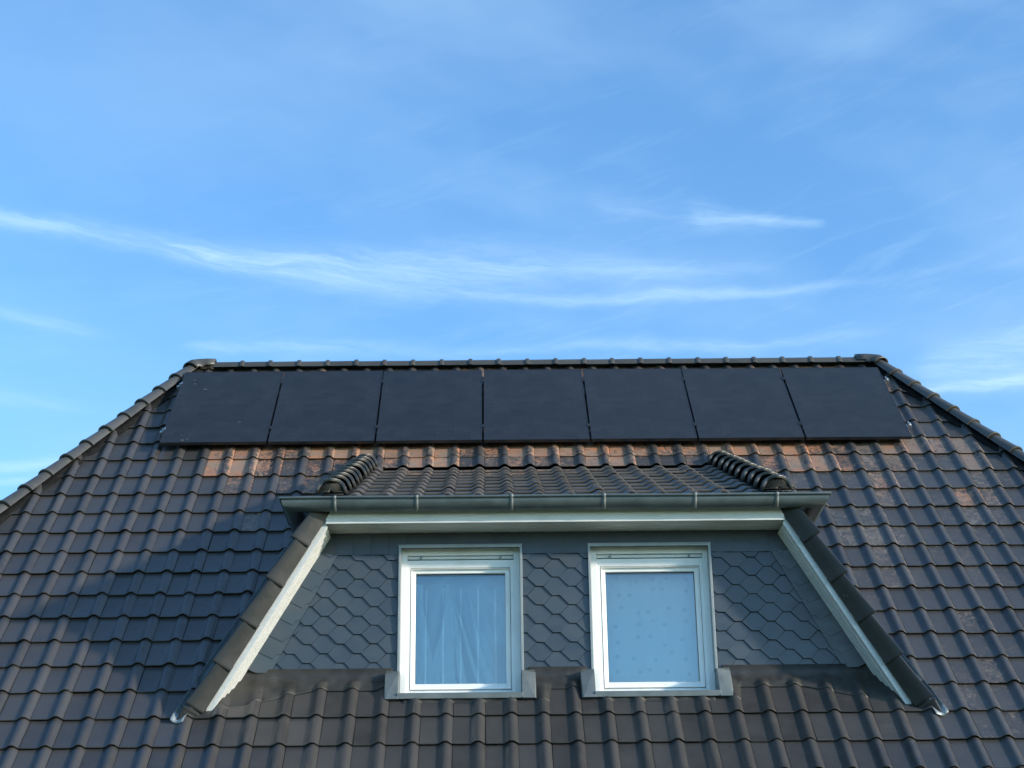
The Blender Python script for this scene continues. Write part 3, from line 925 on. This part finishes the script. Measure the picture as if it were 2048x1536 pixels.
# openings are made by building the backing in strips
wl = MB()
WX = ((-0.985, 0.045), (0.647, 1.677))            # window openings
WZ0, WZ1 = 0.50, 1.83
YBK = YW + 0.012
def bk(x0, x1, z0, z1): wl.box(x0, x1, YBK, YBK + 0.03, z0, z1)
bk(X0 - 1.98, X0 + 1.98, WZ1, 1.99)
bk(WX[0][1], WX[1][0], 0.45, WZ1)
for sg in (-1, 1):
    xa, xb = (WX[0][0], None) if sg < 0 else (WX[1][1], None)
    q = [(xa, YBK, 0.45), (X0 + sg * 2.80, YBK, 0.45), (X0 + sg * 2.03, YBK, WZ1), (xa, YBK, WZ1)]
    wl.hexa(q, [(p[0], p[1] + 0.03, p[2]) for p in q])
slate_wall = wl.build('slate_cladding', M['dark'], house)
def clip_poly(poly, planes):
    for (px, pz, nx, nz) in planes:               # keep (p - q).n <= 0
        out = []
        for a, b_ in zip(poly, poly[1:] + poly[:1]):
            da = (a[0] - px) * nx + (a[1] - pz) * nz
            db = (b_[0] - px) * nx + (b_[1] - pz) * nz
            if da <= 0: out.append(a)
            if (da < 0 < db) or (db < 0 < da):
                t = da / (da - db)
                out.append((a[0] + (b_[0] - a[0]) * t, a[1] + (b_[1] - a[1]) * t))
        poly = out
        if len(poly) < 3: return []
    return poly
sl_ = MB()
HXP, HZP = 0.2815, 0.1625
zt = 1.765
stripL = ((-1.523, 1.765), (-2.062, 0.736))
sdx, sdz = stripL[1][0] - stripL[0][0], stripL[1][1] - stripL[0][1]
sln = math.hypot(sdx, sdz)
nL = (sdz / sln, -sdx / sln)                       # normal of the strip edge
if nL[0] > 0: nL = (-nL[0], -nL[1])
fields = [[(-1.523, 1.765, nL[0], nL[1]), (-1.005, 0, 1, 0)], [(0.060, 0, -1, 0), (0.632, 0, 1, 0)], [(1.697, 0, -1, 0), (2 * X0 + 1.523, 1.765, -nL[0], nL[1])]]
for fl in fields:
    pl = fl + [(0, zt, 0, 1), (0, SZB, 0, -1)]
    for r in range(-1, 17):
        cz = 1.71 - r * HZP / 2
        for c in range(-12, 13):
            cxx = 0.2075 + c * HXP + (HXP / 2 if r % 2 else 0)
            g_ = 0.0016
            hx = [(cxx - 0.031, cz - HZP / 2 + g_), (cxx + 0.031, cz - HZP / 2 + g_), (cxx + HXP / 2 - 0.031 - g_, cz), (cxx + 0.031, cz + HZP / 2 - g_), (cxx - 0.031, cz + HZP / 2 - g_), (cxx - HXP / 2 + 0.031 + g_, cz)]
            hx = [(x + random.gauss(0, 0.0012), z + random.gauss(0, 0.0012)) for x, z in hx]
            hx = clip_poly(hx, pl)
            if not hx: continue
            tx, tz = 0.030 + random.gauss(0, 0.008), 0.085 + random.gauss(0, 0.010)
            j_ = random.gauss(0, 0.0006)
            fr = [(x, YW - 0.003 - (cz + HZP / 2 - z) * tz + (x - cxx) * tx + j_, z) for x, z in hx]
            bkk = [(p[0], YBK - 0.0005, p[2]) for p in fr]
            sl_.hexa(fr, bkk)
# top course of larger slates
x = X0 - 2.08
while x < X0 + 2.06:
    wv = 0.150 + random.gauss(0, 0.004)
    xa, xb = x + 0.001, min(x + wv + 0.035, X0 + 2.08)
    p = [(xa, 1.952), (xa, zt - 0.006 + 0.03), (xa + 0.03, zt - 0.006), (xb, zt - 0.006), (xb, 1.952)]
    for ca, cb in ((-9, -1.005), (0.060, 0.632), (1.697, 9), (None, None)):
        zcut = 1.845
        if ca is None: pl = [(0, zcut, 0, -1)]
        else: pl = [(ca, 0, -1, 0), (cb, 0, 1, 0), (0, zcut, 0, 1)]
        q = clip_poly(list(p), pl)
        if not q: continue
        fr = [(a, YW - 0.006 - (1.95 - z) * 0.03 - (a - xa) * 0.07, z) for a, z in q]
        sl_.hexa(fr, [(a[0], YBK - 0.0005, a[2]) for a in fr])
    x += wv
# sloping edge courses along the verges
for sg in (-1, 1):
    for k in range(-1, 9):
        zc = 1.80 - k * 0.147
        if zc < 0.70: continue
        def ex(z): return -1.523 + (1.765 - z) * sdx / -sdz
        zi = zc - 0.055
        p = []
        ztop = zc + 0.165
        # inner edge from the top down, a rounded nose, then the lower edge rising outwards
        p.append((ex(ztop) - 0.002, ztop))
        p.append((ex(zi + 0.03) - 0.002, zi + 0.03))
        for q in range(5):
            t = q / 4 * math.pi / 2.2
            p.append((ex(zi) - 0.004 - 0.05 * math.sin(t) * 1.0, zi + 0.03 - 0.034 * (1 - math.cos(t)) - 0.012 * math.sin(t)))
        xo = ex(zc) - 0.36
        p.append((xo, zi + 0.118))
        p.append((xo + 0.02, ztop + 0.1))
        p = clip_poly(p, [(0, 1.765, 0, 1), (0, SZB, 0, -1)])
        if not p: continue
        zb = zi
        fr = []
        for a, z in p:
            inn = ex(z) - a
            fr.append((a, YW - 0.012 - inn * 0.13 - (zc + 0.16 - z) * 0.040, z))
        if sg > 0: fr = [(2 * X0 - a, y_, z) for a, y_, z in fr]
        bb = [(a[0], YBK - 0.0005, a[2]) for a in fr]
        sl_.hexa(fr, bb)
slo = sl_.build('slates', M['slate'], slate_wall)

# ------------------------------------------------------------------ lead apron at the foot of the dormer wall
ap = MB()
def apron(xa, xb, s_low, wall=True, s_top=0.86):
    nx = int((xb - xa) / 0.012)
    rows = []
    st = [0.0, 0.2, 0.4, 0.6, 0.8, 1.0]
    cols = []
    for j in range(nx + 1):
        x = xa + (xb - xa) * j / nx
        u = ((x + 15 * TW) / TW) % 1.0
        hh = prof(u)
        col = [(x, YW - 0.022, SZB + 0.03), (x, YW - 0.024, SZB - 0.035)] if wall else []
        sl0 = s_low(x) if callable(s_low) else s_low
        for t in st:
            s_ = s_top + (sl0 - s_top) * t
            am = min(1.0, 0.20 + 1.0 * t)
            rum = 0.004 * math.sin(x * 23 + t * 5) + 0.003 * math.sin(x * 51 + 2 * t)
            col.append(RP(x, s_, hh * am + 0.012 + 0.012 * (1 - t) + rum * (1 - t)))
        s_ = sl0
        col.append(RP(x, s_ - 0.001, hh + 0.0145))
        col.append(RP(x, s_ - 0.006, hh + 0.010))
        col.append(RP(x, s_ - 0.006, hh + 0.002))
        cols.append(col)
    ap.grid([[c[q] for c in cols] for q in range(len(cols[0]))])
def low_left(x):
    if 0.15 < x < 0.28 or 1.6 < x < 1.86: return 0.565
    d_ = abs(x - X0)
    return 0.745 - max(0.0, min(1.0, (d_ - 2.05) / 0.75)) * 0.27
for xa, xb in ((X0 - 2.86, -1.04), (0.10, 0.59), (1.73, X0 + 2.86)):
    apron(xa, xb, low_left)
for xc in (-0.470, 1.162):
    apron(xc - 0.47, xc + 0.47, 0.555, False, 0.60)
ap.build('lead_apron', M['lead'], house, smooth=60, fix=False, solid=0.003)

# ------------------------------------------------------------------ windows
class FB(MB):
    """frame parts: measured on the plane of the slates, set back into the reveal"""
    def add(self, vs, fs, tint=None):
        MB.add(self, [(-0.22 + (p[0] + 0.22) * 1.0056, p[1], p[2] + 0.017) for p in vs], fs, tint)
YV = 0.566                                         # front of the zinc reveals
def make_window(xc):
    w = empty('window', (xc, YW, 0.5 + ZO))
    w.parent = house
    def place(o):
        o.parent = w
        o.matrix_parent_inverse = Matrix.Translation((-xc, -YW, -(0.5 + ZO)))
        return o
    def frame(m, hx, z0, z1, wx, wb, wt, ya, yb):
        m.box(xc - hx, xc - hx + wx, ya, yb, z0, z1)
        m.box(xc + hx - wx, xc + hx, ya, yb, z0, z1)
        m.box(xc - hx + wx, xc + hx - wx, ya + 0.0004, yb, z0, z0 + wb)
        m.box(xc - hx + wx, xc + hx - wx, ya + 0.0004, yb, z1 - wt, z1)
    # zinc reveal standing proud of the slates
    m = MB()
    m.box(xc - 0.532, xc - 0.511, YV, 0.74, SZB - 0.005, 1.834)
    m.box(xc + 0.511, xc + 0.532, YV, 0.74, SZB - 0.005, 1.834)
    m.box(xc - 0.536, xc + 0.536, YV - 0.004, 0.74, 1.834, 1.842)
    m.box(xc - 0.532, xc + 0.532, YV - 0.002, YV + 0.006, 1.812, 1.834)
    place(m.build('reveal', M['zinc_light'], None, bevel=0.002))
    # shutter guide rails, frame, sash
    m = FB()
    m.box(xc - 0.511, xc - 0.458, 0.668, 0.735, 0.46, 1.834)
    m.box(xc + 0.458, xc + 0.511, 0.668, 0.735, 0.46, 1.834)
    m.box(xc - 0.458, xc + 0.458, 0.668, 0.735, 1.757, 1.834)
    place(m.build('shutter_guide', M['white'], None, bevel=0.003))
    m = FB()
    m.box(xc - 0.455, xc + 0.455, 0.686, 0.702, 1.726, 1.752)
    sh = place(m.build('roller_shutter', M['trim'], None, bevel=0.003))
    for sx in (-0.34, 0.345):
        m = FB()
        m.tube([(xc + sx, 0.686, 1.738), (xc + sx, 0.668, 1.738)], 0.011, 12)
        m.tube([(xc + sx, 0.668, 1.738), (xc + sx, 0.664, 1.738)], 0.008, 12)
        place(m.build('shutter_stop', M['zinc_light'], None, smooth=40))
    m = FB()
    frame(m, 0.458, 0.47, 1.717, 0.030, 0.105, 0.068, 0.682, 0.770)
    frame(m, 0.424, 0.585, 1.642, 0.006, 0.006, 0.006, 0.678, 0.72)
    place(m.build('frame', M['white'], None, bevel=0.003))
    m = FB()
    frame(m, 0.426, 0.577, 1.648, 0.040, 0.060, 0.044, 0.702, 0.775)
    frame(m, 0.394, 0.628, 1.612, 0.010, 0.012, 0.010, 0.710, 0.74)
    place(m.build('sash', M['white'], None, bevel=0.004))
    m = FB()
    frame(m, 0.3865, 0.637, 1.604, 0.004, 0.004, 0.004, 0.714, 0.74)
    place(m.build('gasket', M['grey_plastic'], None))
    m = FB()
    m.box(xc - 0.386, xc + 0.386, 0.730, 0.754, 0.637, 1.604)
    place(m.build('pane', M['glass'], None))
    for sx in (-0.352, 0.352):
        m = FB()
        m.box(xc + sx - 0.022, xc + sx + 0.022, 0.672, 0.683, 0.518, 0.528)
        m.box(xc + sx - 0.019, xc + sx + 0.019, 0.677, 0.6825, 0.510, 0.518)
        place(m.build('drain_cap', M['white'], None, bevel=0.002))
    # sill sheet and the flashing wings beside it
    m = MB()
    m.hexa([(xc - 0.520, 0.70, 0.535), (xc + 0.520, 0.70, 0.535), (xc + 0.520, 0.352, 0.505), (xc - 0.520, 0.352, 0.505)],
           [(xc - 0.520, 0.70, 0.470), (xc + 0.520, 0.70, 0.470), (xc + 0.520, 0.356, 0.457), (xc - 0.520, 0.356, 0.457)])
    place(m.build('sill', M['zinc_strap'], None, bevel=0.003))
    for sx in (-1, 1):
        m = MB()
        a, b_ = xc + sx * 0.512, xc + sx * 0.617
        c_ = xc + sx * 0.628
        front = [(a, 0.497, 0.722), (b_, 0.497, 0.722), (c_, 0.512, 0.700), (c_, 0.362, 0.452), (b_, 0.344, 0.456), (a, 0.344, 0.456)]
        back = [(a, 0.60, 0.722), (b_, 0.60, 0.722), (c_, 0.60, 0.700), (c_, 0.60, 0.43), (b_, 0.60, 0.43), (a, 0.60, 0.43)]
        m.hexa(front, back)
        place(m.build('flashing_wing', M['zinc_strap'], None, bevel=0.003))
    return w
make_window(-0.470)
make_window(1.162)

# room behind the windows
r = MB()
rx0, rx1, ry0, ry1, rz0, rz1 = X0 - 1.75, X0 + 1.75, 0.762, 2.6, 0.2, 1.95
r.add([(rx0, ry0, rz0), (rx1, ry0, rz0), (rx1, ry1, rz0), (rx0, ry1, rz0), (rx0, ry0, rz1), (rx1, ry0, rz1), (rx1, ry1, rz1), (rx0, ry1, rz1)],
      [(0, 1, 2, 3), (4, 7, 6, 5), (1, 5, 6, 2), (2, 6, 7, 3), (0, 3, 7, 4)])
r.build('dormer_room', M['room'], house, fix=False, solid=0.01)

# ------------------------------------------------------------------ curtains
def curtain(kind, xc, label):
    m = MB()
    nx, nz = 150, 60
    rows = []
    for q in range(nz + 1):
        z = 0.56 + (1.66 - 0.56) * q / nz
        row = []
        for j in range(nx + 1):
            u = j / nx
            x = xc - 0.46 + 0.92 * u
            if kind == 'striped':
                # cloth hung loosely: folds fan out from a few gathers
                t = (1.56 - z)
                a = (x - xc) + 0.10
                y = 0.055 * math.sin(13 * a / (0.35 + 0.9 * max(t, 0)) + 0.8) * min(1, max(t, 0) * 3) + 0.022 * math.sin(19 * a + 7 * t)
                y += 0.035 * math.sin(6.0 * (a + 0.7 * t)) * math.exp(-((t - 0.5) / 0.3) ** 2)
                y -= 0.030 * math.exp(-((z - 0.62) / 0.05) ** 2) * (0.5 + u)
                if z > 1.545: y -= 0.016
            else:
                y = 0.010 * math.sin(14 * x) + 0.004 * math.sin(37 * x + z)
            row.append((x, 0.885 + max(y, -0.070), z))
        rows.append(row)
    m.grid(rows)
    if kind == 'striped':
        # gathers: the cloth is doubled in narrow fans that spread from where it is pinned up
        for x0, w0, x1, w1, dy in ((-0.40, 0.05, -0.42, 0.05, 0.0), (-0.34, 0.015, -0.30, 0.075, 0.004), (-0.11, 0.010, -0.235, 0.060, 0.008), (-0.105, 0.010, -0.10, 0.075, 0.012), (-0.10, 0.008, 0.045, 0.040, 0.016), (-0.10, 0.006, 0.20, 0.030, 0.020), (0.05, 0.006, 0.26, 0.045, 0.006)):
            fan = []
            for q in range(31):
                t = q / 30
                z = 1.545 - t * 0.955
                c = xc + x0 + (x1 - x0) * t ** 1.15 + 0.012 * math.sin(7 * t + 9 * x0)
                hw = w0 + (w1 - w0) * t
                fan.append([(c + hw * (e / 4 - 1), 0.782 + dy - 0.014 * (1 - (e / 4 - 1) ** 2), z) for e in range(9)])
            m.grid(fan)
    o = m.build(kind + '_curtain', curtain_material(kind), None, smooth=80, fix=False, solid=0.001)
    return tag(o, label, 'curtain')
curtain('striped', -0.470, 'pale curtain with thin vertical stripes and loose folds behind the left window')
curtain('dotted', 1.162, 'flat net curtain with small scattered dots behind the right window')

# ------------------------------------------------------------------ solar panels
PW, PL, PT, PP = 1.119, 1.738, 0.035, 1.1383
PS0, PX0, PH = 5.022, -3.684, 0.090
ROT = Matrix(((1, 0, 0), (0, CA, -SA), (0, SA, CA)))
LABELS = ['black solar panel with pale droppings at the left end of the row', 'second black solar panel from the left end of the row', 'third black solar panel from the left, left of the middle one',
          'middle one of the seven black solar panels below the ridge', 'black solar panel directly right of the middle one', 'black solar panel next to the one at the right end', 'black solar panel at the right end of the row, beside the right hip']
def box_at(m, *a): m.box(*a)
pm_f = MB(0)
fwid = 0.011
pm_f.box(-PW / 2, -PW / 2 + fwid, 0, PL, 0, PT)
pm_f.box(PW / 2 - fwid, PW / 2, 0, PL, 0, PT)
pm_f.box(-PW / 2 + fwid, PW / 2 - fwid, 0, fwid, 0, PT)
pm_f.box(-PW / 2 + fwid, PW / 2 - fwid, PL - fwid, PL, 0, PT)
pm_c = MB(0)
pm_c.box(-PW / 2 + fwid, PW / 2 - fwid, fwid, PL - fwid, 0.020, PT - 0.0015)
pf = pc2 = None
for j in range(7):
    loc = RP(PX0 + PW / 2 + j * PP, PS0 + random.gauss(0, 0.0015), PH + random.gauss(0, 0.0012))
    p_ = empty('solar_panel', (loc[0], loc[1], loc[2] + ZO), LABELS[j], 'solar panel', 'solar panels in a row below the ridge')
    p_.rotation_euler = (AL + random.gauss(0, 0.0012), random.gauss(0, 0.0010), 0)
    if pf is None:
        pf = pm_f.build('panel_frame', M['black_frame'], p_, bevel=0.0012)
        pc2 = pm_c.build('panel_glass', M['cells'], p_)
    else:
        for q in (pf, pc2):
            c = q.copy(); COL.objects.link(c); c.parent = p_
    if j == 0:
        for (u, v, rad) in ((-0.40, 1.42, 0.012), (-0.27, 1.28, 0.015), (-0.42, 1.52, 0.008), (0.22, 0.46, 0.013), (-0.33, 0.05, 0.014), (-0.28, 0.055, 0.008)):
            dm = MB(0)
            nn = 11
            lp = [(u + rad * (0.6 + 0.8 * random.random()) * math.cos(2 * math.pi * q / nn) * 1.5, v + rad * (0.6 + 0.8 * random.random()) * math.sin(2 * math.pi * q / nn), PT - 0.0014) for q in range(nn)]
            dm.hexa(lp, [(a[0], a[1], PT + 0.001) for a in lp])
            dm.build('bird_dropping', M['dropping'], p_)

# mounting rails with clamps and roof hooks
RAILS = [(0.185, 'lower'), (0.835, 'upper')]
for frac, nm in RAILS:
    s_ = PS0 + PL * frac
    loc = RP(PX0 + 3.5 * PP, s_, 0.048)
    r_ = empty('mounting_rail', (loc[0], loc[1], loc[2] + ZO), nm + ' aluminium mounting rail clamped below the row of solar panels', 'mounting rail', 'mounting rails below the solar panels')
    r_.rotation_euler = (AL, 0, 0)
    hl = 3.5 * PP + 0.055
    m = MB(0)
    m.box(-hl, hl, -0.020, 0.020, 0.002, 0.0415)
    m.build('rail', M['alu'], r_, bevel=0.002)
    for sg in (-1, 1):
        m = MB(0)
        x_ = sg * (3.5 * PP + (0.010 if sg > 0 else -0.010))
        m.box(min(x_ - 0.018 * 0, x_ + sg * 0.036), max(x_, x_ + sg * 0.036), -0.026, 0.026, 0.042, 0.060)
        m.box(min(x_, x_ + sg * 0.012), max(x_, x_ + sg * 0.012), -0.026, 0.026, 0.060, 0.080)
        m.tube([(x_ + sg * 0.024, 0, 0.060), (x_ + sg * 0.024, 0, 0.074)], 0.011, 8)
        m.build('end_clamp', M['alu'], r_, bevel=0.001)
    for j in range(6):
        m = MB(0)
        x_ = -3.5 * PP + (j + 1) * PP - 0.0095
        m.box(x_ - 0.007, x_ + 0.007, -0.035, 0.035, 0.042, 0.072)
        m.box(x_ - 0.020, x_ + 0.020, -0.035, 0.035, 0.0785, 0.0812)
        m.tube([(x_, 0, 0.0812), (x_, 0, 0.0865)], 0.006, 6)
        m.build('middle_clamp', M['black_frame'], r_)
    for j in range(10):
        m = MB(0)
        x_ = (math.floor((-3.5 * PP + 0.35 + j * 0.789) / TW) + 0.30) * TW
        m.box(x_ - 0.015, x_ + 0.015, -0.12, 0.16, -0.022, -0.016)
        m.box(x_ - 0.015, x_ + 0.015, -0.12, -0.114, -0.016, 0.030)
        m.box(x_ - 0.015, x_ + 0.015, -0.114, -0.020, 0.022, 0.028)
        m.build('roof_hook', M['alu'], r_, bevel=0.001)
